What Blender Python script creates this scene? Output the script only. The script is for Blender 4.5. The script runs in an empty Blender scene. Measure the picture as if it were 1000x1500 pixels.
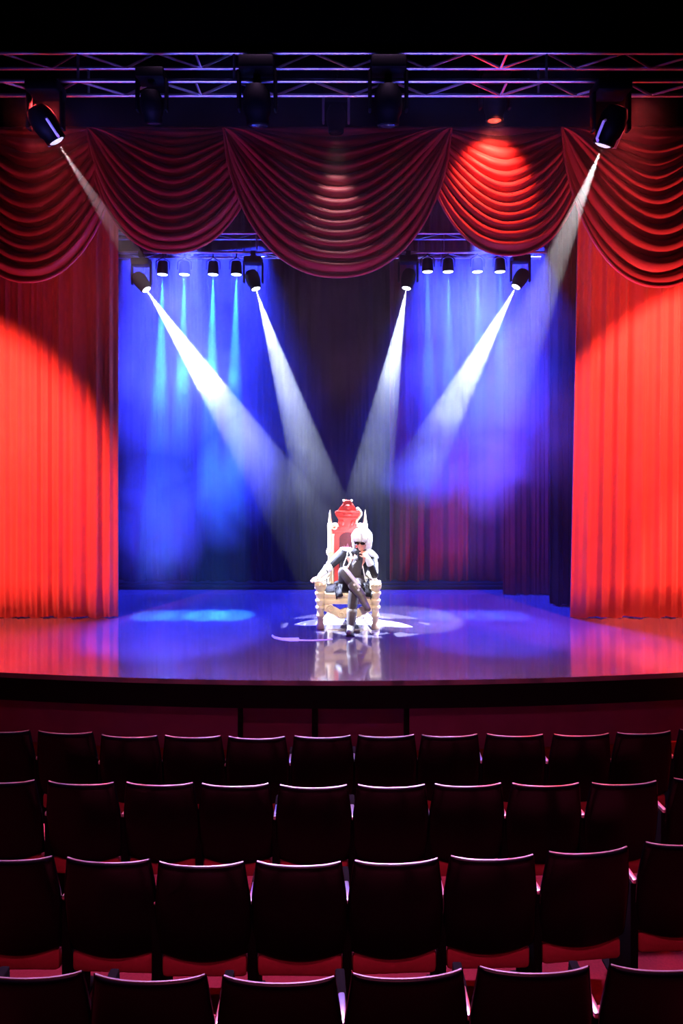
import bpy, bmesh, math, random
from mathutils import Vector, Matrix, Quaternion, noise
PI = math.pi
scene = bpy.context.scene
COL = scene.collection
random.seed(7)
CAMZ, HZ, F = 2.35, 650.0, 1000.0

def P(px, py, d):                       # photo pixel at depth d -> world point
    return Vector(((px - 500) / F * d, d, CAMZ - (py - HZ) / F * d))

# ------------------------------------------------------------------ materials
def mat(name, color, rough=0.5, metal=0.0, spec=0.5, noise_amt=0.0, noise_scale=8.0, bump=0.0, bump_scale=40.0,
        emit=None, emit_s=0.0, coat=0.0, ior=1.45, sheen=0.0, coat_rough=0.05):
    m = bpy.data.materials.new(name); m.use_nodes = True
    nt = m.node_tree; b = nt.nodes['Principled BSDF']
    b.inputs['Base Color'].default_value = (*color, 1)
    b.inputs['Roughness'].default_value = rough
    b.inputs['Metallic'].default_value = metal
    b.inputs['IOR'].default_value = ior
    b.inputs['Specular IOR Level'].default_value = spec
    b.inputs['Coat Weight'].default_value = coat
    b.inputs['Coat Roughness'].default_value = coat_rough
    b.inputs['Sheen Weight'].default_value = sheen
    if emit:
        b.inputs['Emission Color'].default_value = (*emit, 1)
        b.inputs['Emission Strength'].default_value = emit_s
    tc = nt.nodes.new('ShaderNodeTexCoord')
    if noise_amt:
        n = nt.nodes.new('ShaderNodeTexNoise'); n.inputs['Scale'].default_value = noise_scale; n.inputs['Detail'].default_value = 3
        nt.links.new(tc.outputs['Object'], n.inputs['Vector'])
        mr = nt.nodes.new('ShaderNodeMapRange')
        mr.inputs['To Min'].default_value = 1 - noise_amt; mr.inputs['To Max'].default_value = 1 + noise_amt
        nt.links.new(n.outputs['Fac'], mr.inputs['Value'])
        mx = nt.nodes.new('ShaderNodeVectorMath'); mx.operation = 'SCALE'
        mx.inputs[0].default_value = color
        nt.links.new(mr.outputs['Result'], mx.inputs['Scale'])
        nt.links.new(mx.outputs['Vector'], b.inputs['Base Color'])
    if bump:
        n2 = nt.nodes.new('ShaderNodeTexNoise'); n2.inputs['Scale'].default_value = bump_scale; n2.inputs['Detail'].default_value = 3
        nt.links.new(tc.outputs['Object'], n2.inputs['Vector'])
        bp = nt.nodes.new('ShaderNodeBump'); bp.inputs['Strength'].default_value = bump; bp.inputs['Distance'].default_value = 0.01
        nt.links.new(n2.outputs['Fac'], bp.inputs['Height'])
        nt.links.new(bp.outputs['Normal'], b.inputs['Normal'])
    return m

M = {}
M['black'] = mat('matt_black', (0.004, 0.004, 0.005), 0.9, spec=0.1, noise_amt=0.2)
M['blackplaster'] = mat('black_paint', (0.0015, 0.0013, 0.002), 0.95, spec=0.02, noise_amt=0.3, noise_scale=3)
def matt_only(name, color):
    m = bpy.data.materials.new(name); m.use_nodes = True; nt = m.node_tree; nt.nodes.clear()
    o = nt.nodes.new('ShaderNodeOutputMaterial'); d = nt.nodes.new('ShaderNodeBsdfDiffuse'); n = nt.nodes.new('ShaderNodeTexNoise'); n.inputs['Scale'].default_value = 4
    c = nt.nodes.new('ShaderNodeMixRGB'); c.inputs['Color1'].default_value = (*[x * 0.6 for x in color], 1); c.inputs['Color2'].default_value = (*color, 1)
    nt.links.new(n.outputs['Fac'], c.inputs['Fac']); nt.links.new(c.outputs['Color'], d.inputs['Color']); nt.links.new(d.outputs[0], o.inputs['Surface'])
    return m
M['blackplaster'] = matt_only('black_paint_matt', (0.0022, 0.0018, 0.0028))
M['stage'] = mat('stage_vinyl', (0.12, 0.10, 0.14), 0.16, spec=1.0, noise_amt=0.35, noise_scale=2.5, bump=0.03, bump_scale=3, coat=1.0, coat_rough=0.07)
M['stage'].node_tree.nodes['Principled BSDF'].inputs['Coat IOR'].default_value = 1.9
M['fascia'] = mat('fascia_black', (0.002, 0.002, 0.003), 0.7, spec=0.1)
M['frontwall'] = mat('stage_front_paint', (0.16, 0.06, 0.15), 0.8, spec=0.1, noise_amt=0.25, noise_scale=3)
M['carpet'] = mat('red_carpet', (0.14, 0.012, 0.02), 0.95, spec=0.05, noise_amt=0.3, noise_scale=60)
M['velvet'] = mat('red_velvet', (0.62, 0.13, 0.11), 0.8, spec=0.12, sheen=0.2, noise_amt=0.12, noise_scale=5)
M['swag'] = mat('red_swag_velvet', (0.50, 0.07, 0.10), 0.5, spec=0.35, sheen=0.3, noise_amt=0.1, noise_scale=4)
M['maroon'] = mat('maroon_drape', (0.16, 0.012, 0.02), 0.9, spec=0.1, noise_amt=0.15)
M['alu'] = mat('truss_aluminium', (0.55, 0.55, 0.58), 0.32, metal=1.0, noise_amt=0.1)
M['fixture'] = mat('fixture_black', (0.002, 0.002, 0.0025), 0.5, spec=0.08, noise_amt=0.15)
M['bracket'] = mat('bracket_grey', (0.25, 0.25, 0.28), 0.4, metal=0.3, noise_amt=0.1)
M['lens'] = mat('lens_lit', (0.9, 0.95, 1), 0.1, emit=(0.85, 0.92, 1), emit_s=14)
M['lensblue'] = mat('lens_lit_blue', (0.9, 0.95, 1), 0.1, emit=(0.55, 0.75, 1), emit_s=9)
M['lensdim'] = mat('lens_edge_lit', (0.9, 0.95, 1), 0.2, emit=(0.85, 0.85, 1), emit_s=0.8)
M['lensred'] = mat('lens_lit_red', (1, 0.2, 0.1), 0.1, emit=(1, 0.12, 0.05), emit_s=0.9)
M['lensoff'] = mat('lens_dark', (0.02, 0.02, 0.03), 0.08, spec=0.8)
M['shell'] = mat('seat_shell_black', (0.0016, 0.0016, 0.0028), 0.26, spec=0.15, noise_amt=0.1)
M['uphol'] = mat('seat_upholstery_red', (0.42, 0.07, 0.10), 0.8, spec=0.2, noise_amt=0.15, noise_scale=40)
M['arm'] = mat('armrest_gloss', (0.75, 0.75, 0.8), 0.28, metal=0.9, noise_amt=0.08)
M['rim'] = mat('seat_rim_highlight', (0.42, 0.38, 0.42), 0.35, metal=0.7, noise_amt=0.1)
M['gilt'] = mat('cream_gilt_wood', (0.78, 0.62, 0.41), 0.42, spec=0.5, noise_amt=0.22, noise_scale=18, bump=0.3, bump_scale=60)
M['thronered'] = mat('throne_red_lacquer', (0.65, 0.03, 0.02), 0.45, noise_amt=0.25, noise_scale=25, bump=0.3, bump_scale=50)
M['thronevelvet'] = mat('throne_dark_red_velvet', (0.09, 0.006, 0.010), 0.8, sheen=0.1, noise_amt=0.3, noise_scale=30)
M['emblem'] = mat('emblem_mauve', (0.22, 0.05, 0.10), 0.6, noise_amt=0.2)
M['skin'] = mat('skin', (0.75, 0.33, 0.25), 0.5, spec=0.3, noise_amt=0.06)
M['leather'] = mat('black_leather', (0.012, 0.011, 0.015), 0.5, spec=0.16, noise_amt=0.3, noise_scale=30, bump=0.4, bump_scale=35)
M['cloth'] = mat('dark_grey_cloth', (0.045, 0.036, 0.042), 0.75, noise_amt=0.25, noise_scale=40, bump=0.3)
M['boots'] = mat('boot_leather', (0.13, 0.11, 0.11), 0.5, noise_amt=0.25, noise_scale=30)
M['white'] = mat('white_trim_and_glare', (0.85, 0.86, 0.88), 0.55, noise_amt=0.05, noise_scale=30)  # real trim, and the white shapes that stand in for light
M['hair'] = mat('white_hair', (0.9, 0.9, 0.88), 0.5, noise_amt=0.1, noise_scale=60, bump=0.6, bump_scale=80)
M['glasses'] = mat('dark_glasses', (0.01, 0.004, 0.004), 0.1, spec=0.8)

# ------------------------------------------------------------------ helpers
def obj(name, bm, m, parent=None, smooth=True):
    me = bpy.data.meshes.new(name)
    bmesh.ops.recalc_face_normals(bm, faces=bm.faces[:])
    bm.to_mesh(me); bm.free()
    if smooth:
        for p in me.polygons: p.use_smooth = True
        me.set_sharp_from_angle(angle=math.radians(40))
    me.materials.append(m)
    o = bpy.data.objects.new(name, me); COL.objects.link(o)
    if parent: o.parent = parent
    return o

def tag(o, label=None, cat=None, group=None, kind=None):
    if label: o['label'] = label
    if cat: o['category'] = cat
    if group: o['group'] = group
    if kind: o['kind'] = kind
    return o

def thing(name, label, cat, loc=(0, 0, 0), rz=0, group=None):
    o = bpy.data.objects.new(name, None); COL.objects.link(o)
    o.location = loc; o.rotation_euler = (0, 0, rz); o.empty_display_size = 0.1
    return tag(o, label, cat, group)

def struct(name, bm, m, parent=None, smooth=False):
    o = obj(name, bm, m, parent, smooth)
    if not parent: o['kind'] = 'structure'
    return o

def box(bm, x0, x1, y0, y1, z0, z1, bev=0.0):
    c = Vector(((x0 + x1) / 2, (y0 + y1) / 2, (z0 + z1) / 2))
    r = bmesh.ops.create_cube(bm, size=1.0, matrix=Matrix.Translation(c) @ Matrix.Diagonal((abs(x1 - x0), abs(y1 - y0), abs(z1 - z0), 1)))
    if bev:
        es = list({e for v in r['verts'] for e in v.link_edges})
        bmesh.ops.bevel(bm, geom=es, offset=bev, segments=2, affect='EDGES', profile=0.5)
    return bm

def obox(bm, mtx, sx, sy, sz, bev=0.0):
    r = bmesh.ops.create_cube(bm, size=1.0, matrix=mtx @ Matrix.Diagonal((sx, sy, sz, 1)))
    if bev:
        es = list({e for v in r['verts'] for e in v.link_edges})
        bmesh.ops.bevel(bm, geom=es, offset=bev, segments=2, affect='EDGES', profile=0.5)
    return bm

def tube(bm, pts, rad, seg=8, cap=True):
    pts = [Vector(p) for p in pts]
    n = len(pts)
    rads = rad if isinstance(rad, (list, tuple)) else [rad] * n
    rings = []
    t0 = (pts[1] - pts[0]).normalized()
    up = Vector((0, 0, 1)) if abs(t0.z) < 0.9 else Vector((1, 0, 0))
    a = t0.cross(up).normalized()
    for i in range(n):
        if i == 0: t = pts[1] - pts[0]
        elif i == n - 1: t = pts[-1] - pts[-2]
        else: t = pts[i + 1] - pts[i - 1]
        t.normalize()
        a = (a - t * a.dot(t))
        if a.length < 1e-6: a = t.orthogonal()
        a.normalize(); b = t.cross(a)
        rings.append([bm.verts.new(pts[i] + (a * math.cos(2 * PI * k / seg) + b * math.sin(2 * PI * k / seg)) * rads[i]) for k in range(seg)])
    for i in range(n - 1):
        for k in range(seg):
            bm.faces.new((rings[i][k], rings[i][(k + 1) % seg], rings[i + 1][(k + 1) % seg], rings[i + 1][k]))
    if cap:
        bm.faces.new(rings[0][::-1]); bm.faces.new(rings[-1])
    return bm

def lathe(bm, prof, mtx=None, seg=16):      # prof: (r, z)
    mtx = mtx or Matrix()
    rings = []
    for r, z in prof:
        rings.append([bm.verts.new(mtx @ Vector((max(r, 1e-4) * math.cos(2 * PI * k / seg), max(r, 1e-4) * math.sin(2 * PI * k / seg), z))) for k in range(seg)])
    for i in range(len(rings) - 1):
        for k in range(seg):
            bm.faces.new((rings[i][k], rings[i][(k + 1) % seg], rings[i + 1][(k + 1) % seg], rings[i + 1][k]))
    bm.faces.new(rings[0][::-1]); bm.faces.new(rings[-1])
    return bm

def prism(bm, outline, y0, y1, bev=0.0):    # outline in x,z extruded along y
    a = [bm.verts.new((x, y0, z)) for x, z in outline]
    b = [bm.verts.new((x, y1, z)) for x, z in outline]
    n = len(a)
    f1 = bm.faces.new(a); f2 = bm.faces.new(b[::-1])
    for i in range(n):
        bm.faces.new((a[i], b[i], b[(i + 1) % n], a[(i + 1) % n]))
    if bev:
        es = list(set(f1.edges) | set(f2.edges))
        bmesh.ops.bevel(bm, geom=es, offset=bev, segments=2, affect='EDGES', profile=0.5)
    return bm

def ball(bm, c, r, scale=(1, 1, 1), rot=None, u=14, v=9):
    m = Matrix.Translation(Vector(c))
    if rot: m = m @ rot.to_4x4()
    m = m @ Matrix.Diagonal((r * scale[0], r * scale[1], r * scale[2], 1))
    bmesh.ops.create_uvsphere(bm, u_segments=u, v_segments=v, radius=1.0, matrix=m)
    return bm

def frame_to(p, d):                          # matrix whose local -Z points along d
    q = Vector(d).normalized().to_track_quat('-Z', 'Y')
    return Matrix.Translation(Vector(p)) @ q.to_matrix().to_4x4()

def rcone(bm, a, b, ra, rb, seg=14):         # round-ended tapered limb piece
    a = Vector(a); b = Vector(b)
    t = (b - a).normalized()
    N = 4; pts = []; rad = []
    for k in range(N):
        th = PI / 2 * (1 - k / N)
        pts.append(a - t * ra * math.sin(th)); rad.append(max(ra * math.cos(th), 0.0008))
    pts.append(a); rad.append(ra); pts.append(b); rad.append(rb)
    for k in range(1, N + 1):
        th = PI / 2 * k / N
        pts.append(b + t * rb * math.sin(th)); rad.append(max(rb * math.cos(th), 0.0008))
    tube(bm, pts, rad, seg)

def remesh(name, bm, m, parent, voxel=0.008, smooth=4):
    me = bpy.data.meshes.new('tmp'); bm.to_mesh(me); bm.free()
    t = bpy.data.objects.new('tmp', me); COL.objects.link(t)
    r = t.modifiers.new('r', 'REMESH'); r.mode = 'VOXEL'; r.voxel_size = voxel
    if smooth:
        s = t.modifiers.new('s', 'SMOOTH'); s.iterations = smooth; s.factor = 0.5
    dg = bpy.context.evaluated_depsgraph_get()
    nm = bpy.data.meshes.new_from_object(t.evaluated_get(dg))
    bpy.data.objects.remove(t)
    nm.name = name
    for p in nm.polygons: p.use_smooth = True
    nm.materials.clear(); nm.materials.append(m)
    o = bpy.data.objects.new(name, nm); COL.objects.link(o)
    if parent: o.parent = parent
    return o

# ------------------------------------------------------------------ setting
SW = 6.0
def stage_front(x): return 6.77 + 0.020 * x * x
bm = bmesh.new()     # stage slab with a curved front edge
xs = [-SW + 12 * i / 48 for i in range(49)]
top, bot = [], []
for x in xs:
    top.append(bm.verts.new((x, stage_front(x), 0))); bot.append(bm.verts.new((x, stage_front(x), -0.05)))
tb = [bm.verts.new((x, 11.6, 0)) for x in xs]; bb = [bm.verts.new((x, 11.6, -0.05)) for x in xs]
for i in range(48):
    bm.faces.new((top[i], top[i + 1], tb[i + 1], tb[i])); bm.faces.new((bot[i + 1], bot[i], bb[i], bb[i + 1]))
    bm.faces.new((bot[i], bot[i + 1], top[i + 1], top[i])); bm.faces.new((bb[i + 1], bb[i], tb[i], tb[i + 1]))
bm.faces.new((top[0], tb[0], bb[0], bot[0])); bm.faces.new((tb[-1], top[-1], bot[-1], bb[-1]))
struct('floor_stage', bm, M['stage'])

bm = bmesh.new()     # fascia under the stage edge
def curved_wall(bm, off0, off1, z0, z1, xa=-SW, xb=SW, n=48):
    xs = [xa + (xb - xa) * i / n for i in range(n + 1)]
    g = [[bm.verts.new((x, stage_front(x) + o, z)) for o, z in ((off0, z0), (off0, z1), (off1, z1), (off1, z0))] for x in xs]
    for i in range(n):
        for k in range(4):
            bm.faces.new((g[i][k], g[i][(k + 1) % 4], g[i + 1][(k + 1) % 4], g[i + 1][k]))
    bm.faces.new(g[0]); bm.faces.new(g[-1][::-1])
curved_wall(bm, 0.0, 0.12, -0.28, -0.052)
struct('trim_1', bm, M['fascia'])
ox0, ox1 = P(347, 0, 6.85).x, P(600, 0, 6.85).x
bm = bmesh.new()
curved_wall(bm, 0.10, 0.2, -1.22, -0.28, -SW, ox0)
curved_wall(bm, 0.10, 0.2, -1.22, -0.28, ox1, SW)
curved_wall(bm, 0.10, 0.2, -0.30, -0.28, ox0, ox1)
struct('wall_stage_front', bm, M['frontwall'])
bm = bmesh.new()
curved_wall(bm, 0.20, 0.23, -1.22, -0.28, ox0 - 0.1, ox1 + 0.1)
hatch = struct('door_1', bm, M['frontwall'])
bm = bmesh.new()
xm = P(461, 0, 6.9).x
for xa, xb in ((xm - 0.03, xm + 0.03), (ox0, ox0 + 0.04), (ox1 - 0.05, ox1)):
    box(bm, xa, xb, stage_front(xa) + 0.12, stage_front(xa) + 0.205, -1.11, -0.30)
struct('door_frame', bm, M['fascia'], hatch)
bm = bmesh.new(); curved_wall(bm, 0.06, 0.105, -1.215, -0.74)
struct('baseboard_stage', bm, M['carpet'])

# raked auditorium floor: one terrace per row
rows_floor = [-1.22, -1.15, -1.085, -1.01]
ROWD = [5.85, 4.87, 3.90, 2.93]
bm = bmesh.new()
edges = [7.0, 5.36, 4.38, 3.42, -1.5]
for k in range(4):
    box(bm, -SW, SW, edges[k + 1], edges[k], -1.5, rows_floor[k])
struct('floor', bm, M['carpet'])

bm = bmesh.new(); box(bm, -SW - 0.2, -SW, -1.5, 11.8, -1.5, 8.2); struct('wall_left', bm, M['blackplaster'])
bm = bmesh.new(); box(bm, SW, SW + 0.2, -1.5, 11.8, -1.5, 8.2); struct('wall_right', bm, M['blackplaster'])
bm = bmesh.new(); box(bm, -SW, SW, 11.6, 11.8, -1.5, 8.2); struct('wall_back', bm, M['blackplaster'])
bm = bmesh.new(); box(bm, -SW, SW, -1.7, -1.5, -1.5, 8.2); struct('wall_house', bm, M['blackplaster'])
bm = bmesh.new(); box(bm, -SW - 0.2, SW + 0.2, -1.7, 11.8, 8.2, 8.4); struct('ceiling', bm, M['blackplaster'])
bm = bmesh.new(); box(bm, -SW, SW, 8.98, 9.1, 6.42, 8.2); struct('wall_header', bm, M['blackplaster'])

# ------------------------------------------------------------------ drapes
def drape(name, xa, xb, y, z0, z1, m, label, cat='curtain', amp=0.05, pitch=0.16, seed=0, group=None, slant=0.0, irregular=1.0, thick=0.012):
    bm = bmesh.new()
    n = max(24, int((xb - xa) / 0.012)); nz = 14
    rnd = random.Random(seed)
    ph = [rnd.uniform(0, 6.28) for _ in range(6)]
    cols = []
    for i in range(n + 1):
        t = i / n; x = xa + (xb - xa) * t
        w = x / pitch * 2 * PI
        w2 = w + 1.4 * irregular * math.sin(x * 3.1 + ph[0]) + 0.8 * irregular * math.sin(x * 7.3 + ph[1])
        c = []
        for j in range(nz + 1):
            s = j / nz
            z = z0 + (z1 - z0) * s
            d = amp * (0.65 + 0.35 * math.sin(x * 2.3 + ph[2])) * math.sin(w2 + 0.25 * math.sin(s * 3 + ph[3])) + amp * 0.35 * math.sin(w2 * 2.3 + ph[4])
            # a few deep tucks
            d += amp * 0.9 * -max(0, math.sin(x * 2 * PI / (pitch * 4.3) + ph[5])) ** 30
            zz = z + (0.007 * math.sin(w2 * 0.5 + ph[1]) if j == 0 else 0)
            c.append(bm.verts.new((x + slant * (1 - s) * (1 - t if slant < 0 else t), y - d, zz)))
        cols.append(c)
    for i in range(n):
        for j in range(nz):
            bm.faces.new((cols[i][j], cols[i + 1][j], cols[i + 1][j + 1], cols[i][j + 1]))
    o = obj(name, bm, m)
    s = o.modifiers.new('thickness', 'SOLIDIFY'); s.thickness = thick; s.offset = 1
    return tag(o, label, cat, group)

drape('stage_curtain', -5.3, P(172, 0, 9.2).x, 9.2, 0.009, 6.5, M['velvet'], 'tall pleated red velvet stage curtain hanging left of the stage opening', seed=3, pitch=0.19, amp=0.035)
drape('stage_curtain', P(850, 0, 9.2).x, 5.3, 9.2, 0.009, 6.5, M['velvet'], 'tall pleated bright red velvet stage curtain hanging right of the stage opening', seed=5, pitch=0.21, amp=0.03, slant=-0.13)
drape('leg_curtain', P(806, 0, 9.9).x, 5.2, 9.9, 0.015, 7.4, M['black'], 'narrow black masking curtain just behind the right red curtain', seed=8)
drape('leg_curtain', -5.2, P(168, 0, 9.9).x, 9.9, 0.015, 7.4, M['black'], 'black masking curtain behind the left red curtain', seed=9)
drape('leg_curtain', P(738, 0, 10.6).x, 5.2, 10.6, 0.015, 7.4, M['maroon'], 'dark maroon side curtain between the back curtain and the black masking curtain', seed=10, pitch=0.2)
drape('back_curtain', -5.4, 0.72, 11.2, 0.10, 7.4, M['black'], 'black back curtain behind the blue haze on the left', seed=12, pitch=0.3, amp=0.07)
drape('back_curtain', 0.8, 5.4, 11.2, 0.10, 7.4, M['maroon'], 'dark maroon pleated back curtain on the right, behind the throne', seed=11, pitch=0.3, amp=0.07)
bm = bmesh.new(); box(bm, -5.4, 5.4, 10.98, 11.4, 0.001, 0.06, 0.01); box(bm, -5.4, 5.4, 11.08, 11.4, 0.06, 0.09, 0.01)
tag(obj('trim_2', bm, M['fascia']), kind='structure')

# ------------------------------------------------------------------ valance swags
VY = 8.72
def swag(px0, px1, bottom, y, label, seed, n_folds=9, ztop=None, topw=0.0, hem=True, skew=0.0):
    x0, x1 = P(px0, 0, y).x, P(px1, 0, y).x
    zt = P(0, 188, y).z; drop = zt - P(0, bottom, y).z
    cx, hw = (x0 + x1) / 2, (x1 - x0) / 2
    NU, NV = 72, 150
    bm = bmesh.new(); grid = []
    rnd = random.Random(seed); ph = rnd.uniform(0, 6)
    def pt(u, v):
        a = abs(u)
        q = 0.60 + 2.2 * (1 - v) ** 1.3; p = 2.2 - 0.5 * (1 - v)
        shape = max(0.0, 1 - a ** p) ** q
        z = zt - drop * (v * shape + 0.0)
        vv = v + 0.018 * noise.noise(Vector((u * 1.7 + seed, v * 3.0, seed)))
        f = vv * (n_folds + 3) + 0.25 * math.sin(vv * 7 + ph)
        s = abs(math.sin(PI * f)) ** 0.8
        amp = 0.085 * min(1, 4.0 * (1 - a)) * (0.35 + 0.65 * min(1, v * 3)) * (1 if v < 0.93 else max(0.15, (1 - v) / 0.07))
        win = 0.12 + 0.88 * math.exp(-(a / (0.34 + 0.50 * v)) ** 4)
        amp *= win
        # side gathers: folds converge to the corners
        side = 0.02 * math.sin(v * 22 + seed) * a
        yy = y - 0.20 * v * (1 - a ** 2) - amp * s - side
        return Vector((cx + hw * u + skew * v * (1 - a), yy, z))
    for j in range(NV + 1):
        grid.append([bm.verts.new(pt(-1 + 2 * i / NU, j / NV)) for i in range(NU + 1)])
    for j in range(NV):
        for i in range(NU):
            bm.faces.new((grid[j][i], grid[j][i + 1], grid[j + 1][i + 1], grid[j + 1][i]))
    bmesh.ops.remove_doubles(bm, verts=bm.verts[:], dist=1e-5)
    root = tag(obj('valance_swag', bm, M['swag']), label, 'swag', 'scalloped swags of the red valance')
    s = root.modifiers.new('thickness', 'SOLIDIFY'); s.thickness = 0.012; s.offset = 0
    bm = bmesh.new()
    tube(bm, [pt(-1 + 2 * i / 60, 1.0) + Vector((0, -0.01, -0.004)) for i in range(61)], 0.02, 8)
    obj('hem', bm, M['swag'], root)
    return root
swag(-75, 178, 418, VY + 0.05, 'gathered red velvet swag at the far left edge, in front of the left curtain', 1, 8)
swag(128, 385, 376, VY + 0.0, 'gathered dark red velvet swag second from the left, above the blue lamps', 2, 9)
swag(618, 862, 380, VY + 0.0, 'gathered velvet swag lit bright red from above, right of the large middle swag', 4, 9)
swag(328, 660, 411, VY - 0.16, 'largest and lowest gathered velvet swag, in the middle of the valance', 3, 10)
swag(822, 1085, 425, VY - 0.13, 'gathered bright red velvet swag at the far right, above the right curtain', 5, 8)
drape('valance_backing', -5.3, 5.3, 8.93, 5.0 + 0.95, 6.5, M['swag'], 'flat dark red velvet strip behind the tops of the swags', 'valance', amp=0.01, pitch=0.4, seed=20)
# ------------------------------------------------------------------ trusses
def truss(name, x0, x1, y, ztop, size, label, bay=0.40, r=0.021, rb=0.014):
    root = thing(name, label, 'truss', ((x0 + x1) / 2, y, ztop))
    ox = (x0 + x1) / 2
    for yy, zz in ((y, ztop), (y + size, ztop), (y, ztop - size), (y + size, ztop - size)):
        bm = bmesh.new(); tube(bm, [(x0 - ox, yy - y, zz - ztop), (x1 - ox, yy - y, zz - ztop)], r, 12)
        obj('chord', bm, M['alu'], root)
    n = int((x1 - x0) / bay)
    for nm, (a, b) in (('top_lacing', ((0, 0), (size, 0))), ('bottom_lacing', ((0, -size), (size, -size))), ('front_lacing', ((0, -size), (0, 0))), ('rear_lacing', ((size, 0), (size, -size)))):
        bm = bmesh.new()
        if nm == 'front_lacing' or nm == 'rear_lacing':
            bm.free()
            for i in range(0, n + 1, 4):
                x = x0 - ox + i * bay; bm = bmesh.new()
                tube(bm, [(x, a[0], a[1]), (x, b[0], b[1])], rb, 6)
                obj('upright', bm, M['alu'], root)
            continue
        else:
            pts = []
            for i in range(n + 1):
                x = x0 - ox + i * bay
                e = a if i % 2 == 0 else b
                pts.append(Vector((x, e[0], e[1])))
            for i in range(n):
                tube(bm, [pts[i], pts[i + 1]], rb, 6)
            for i in range(3, n, 8):
                tube(bm, [Vector((pts[i].x, 0, a[1])), Vector((pts[i].x, size, a[1]))], rb, 6)
        obj(nm, bm, M['alu'], root)
    return root
truss('lighting_truss', -5.9, 5.9, 7.0, 6.36, 0.29, 'long aluminium box truss lit blue, high above the valance')
truss('lighting_truss', P(100, 0, 9.6).x, P(800, 0, 9.6).x, 9.6, 5.31, 0.27, 'shorter aluminium box truss behind the valance carrying the stage lamps', bay=0.33, r=0.018, rb=0.008)
bm = bmesh.new(); tube(bm, [(-5.9, 8.38, 6.95), (5.9, 8.38, 6.95)], 0.025, 10)
tag(obj('pipe_batten', bm, M['black']), 'black pipe batten just in front of the swag tops', 'pipe')

# ------------------------------------------------------------------ lights
def spot(name, loc, target, power, color, angle, blend=0.3, radius=0.05):
    l = bpy.data.lights.new(name, 'SPOT'); l.energy = power; l.color = color
    l.spot_size = math.radians(angle); l.spot_blend = blend; l.shadow_soft_size = radius
    o = bpy.data.objects.new(name, l); COL.objects.link(o)
    o.matrix_world = frame_to(loc, Vector(target) - Vector(loc))
    return o
def area(name, loc, target, power, color, sx, sy, spread=180):
    l = bpy.data.lights.new(name, 'AREA'); l.energy = power; l.color = color; l.shape = 'RECTANGLE'; l.size = sx; l.size_y = sy
    l.spread = math.radians(spread)
    o = bpy.data.objects.new(name, l); COL.objects.link(o)
    o.matrix_world = frame_to(loc, Vector(target) - Vector(loc))
    return o

# ------------------------------------------------------------------ fixtures
def moving_head(lens, target, hang, label, lensmat, s=1.0, group=None, bracket=None, cat='stage light'):
    """lens: centre of the lit lens; target: where it aims; hang: height of the pipe above."""
    lens = Vector(lens); d = (Vector(target) - lens).normalized()
    piv = lens - d * 0.17 * s
    top = Vector((piv.x, piv.y, hang))
    root = thing('moving_head_light', label, cat, top, 0, group)
    T = Matrix.Translation(-top)
    bracket = bracket or M['fixture']
    bm = bmesh.new()
    ztop = piv.z + 0.27 * s
    obox(bm, T @ Matrix.Translation((piv.x, piv.y, ztop + 0.05 * s)), 0.30 * s, 0.24 * s, 0.11 * s, 0.02 * s)
    obj('base', bm, M['fixture'], root)
    bm = bmesh.new()
    if hang - (ztop + 0.1 * s) > 0.02:
        tube(bm, [T @ Vector((piv.x, piv.y, ztop + 0.09 * s)), T @ Vector((piv.x, piv.y, hang))], 0.022, 8)
    obox(bm, T @ Matrix.Translation((piv.x, piv.y, hang - 0.02)), 0.07, 0.09, 0.09, 0.01)
    obj('clamp', bm, M['fixture'], root)
    for sx in (-1, 1):
        bm = bmesh.new()
        obox(bm, T @ Matrix.Translation((piv.x + sx * 0.155 * s, piv.y, piv.z + 0.12 * s)), 0.03 * s, 0.09 * s, 0.34 * s, 0.012 * s)
        obj('yoke_arm', bm, bracket, root)
    fm = T @ frame_to(piv, d)
    bm = bmesh.new()
    lathe(bm, [(0.03 * s, 0.17 * s), (0.085 * s, 0.155 * s), (0.115 * s, 0.09 * s), (0.12 * s, 0.0), (0.11 * s, -0.07 * s), (0.095 * s, -0.10 * s), (0.095 * s, -0.155 * s), (0.085 * s, -0.165 * s), (0.07 * s, -0.160 * s)], fm, 20)
    obj('head', bm, M['fixture'], root)
    if lensmat is M['lensdim']:  # pale bars standing in for the highlights beside the head
        for sx in (-1, 1):
            bm = bmesh.new()
            tube(bm, [fm @ Vector((sx * 0.09 * s, 0.0, 0.03 * s)), fm @ Vector((sx * 0.155 * s, -0.03, 0.0)), fm @ Vector((sx * 0.155 * s, -0.03, -0.14 * s)), fm @ Vector((sx * 0.09 * s, 0.0, -0.15 * s))], 0.014, 8)
            tag(obj('highlight_bar', bm, M['white'], root), 'pale bar for the side highlight')
    bm = bmesh.new()
    lathe(bm, [(0.001, -0.178 * s), (0.045 * s, -0.174 * s), (0.069 * s, -0.163 * s), (0.069 * s, -0.158 * s)][::-1], fm, 20)
    obj('lens', bm, lensmat, root)
    return root

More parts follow.
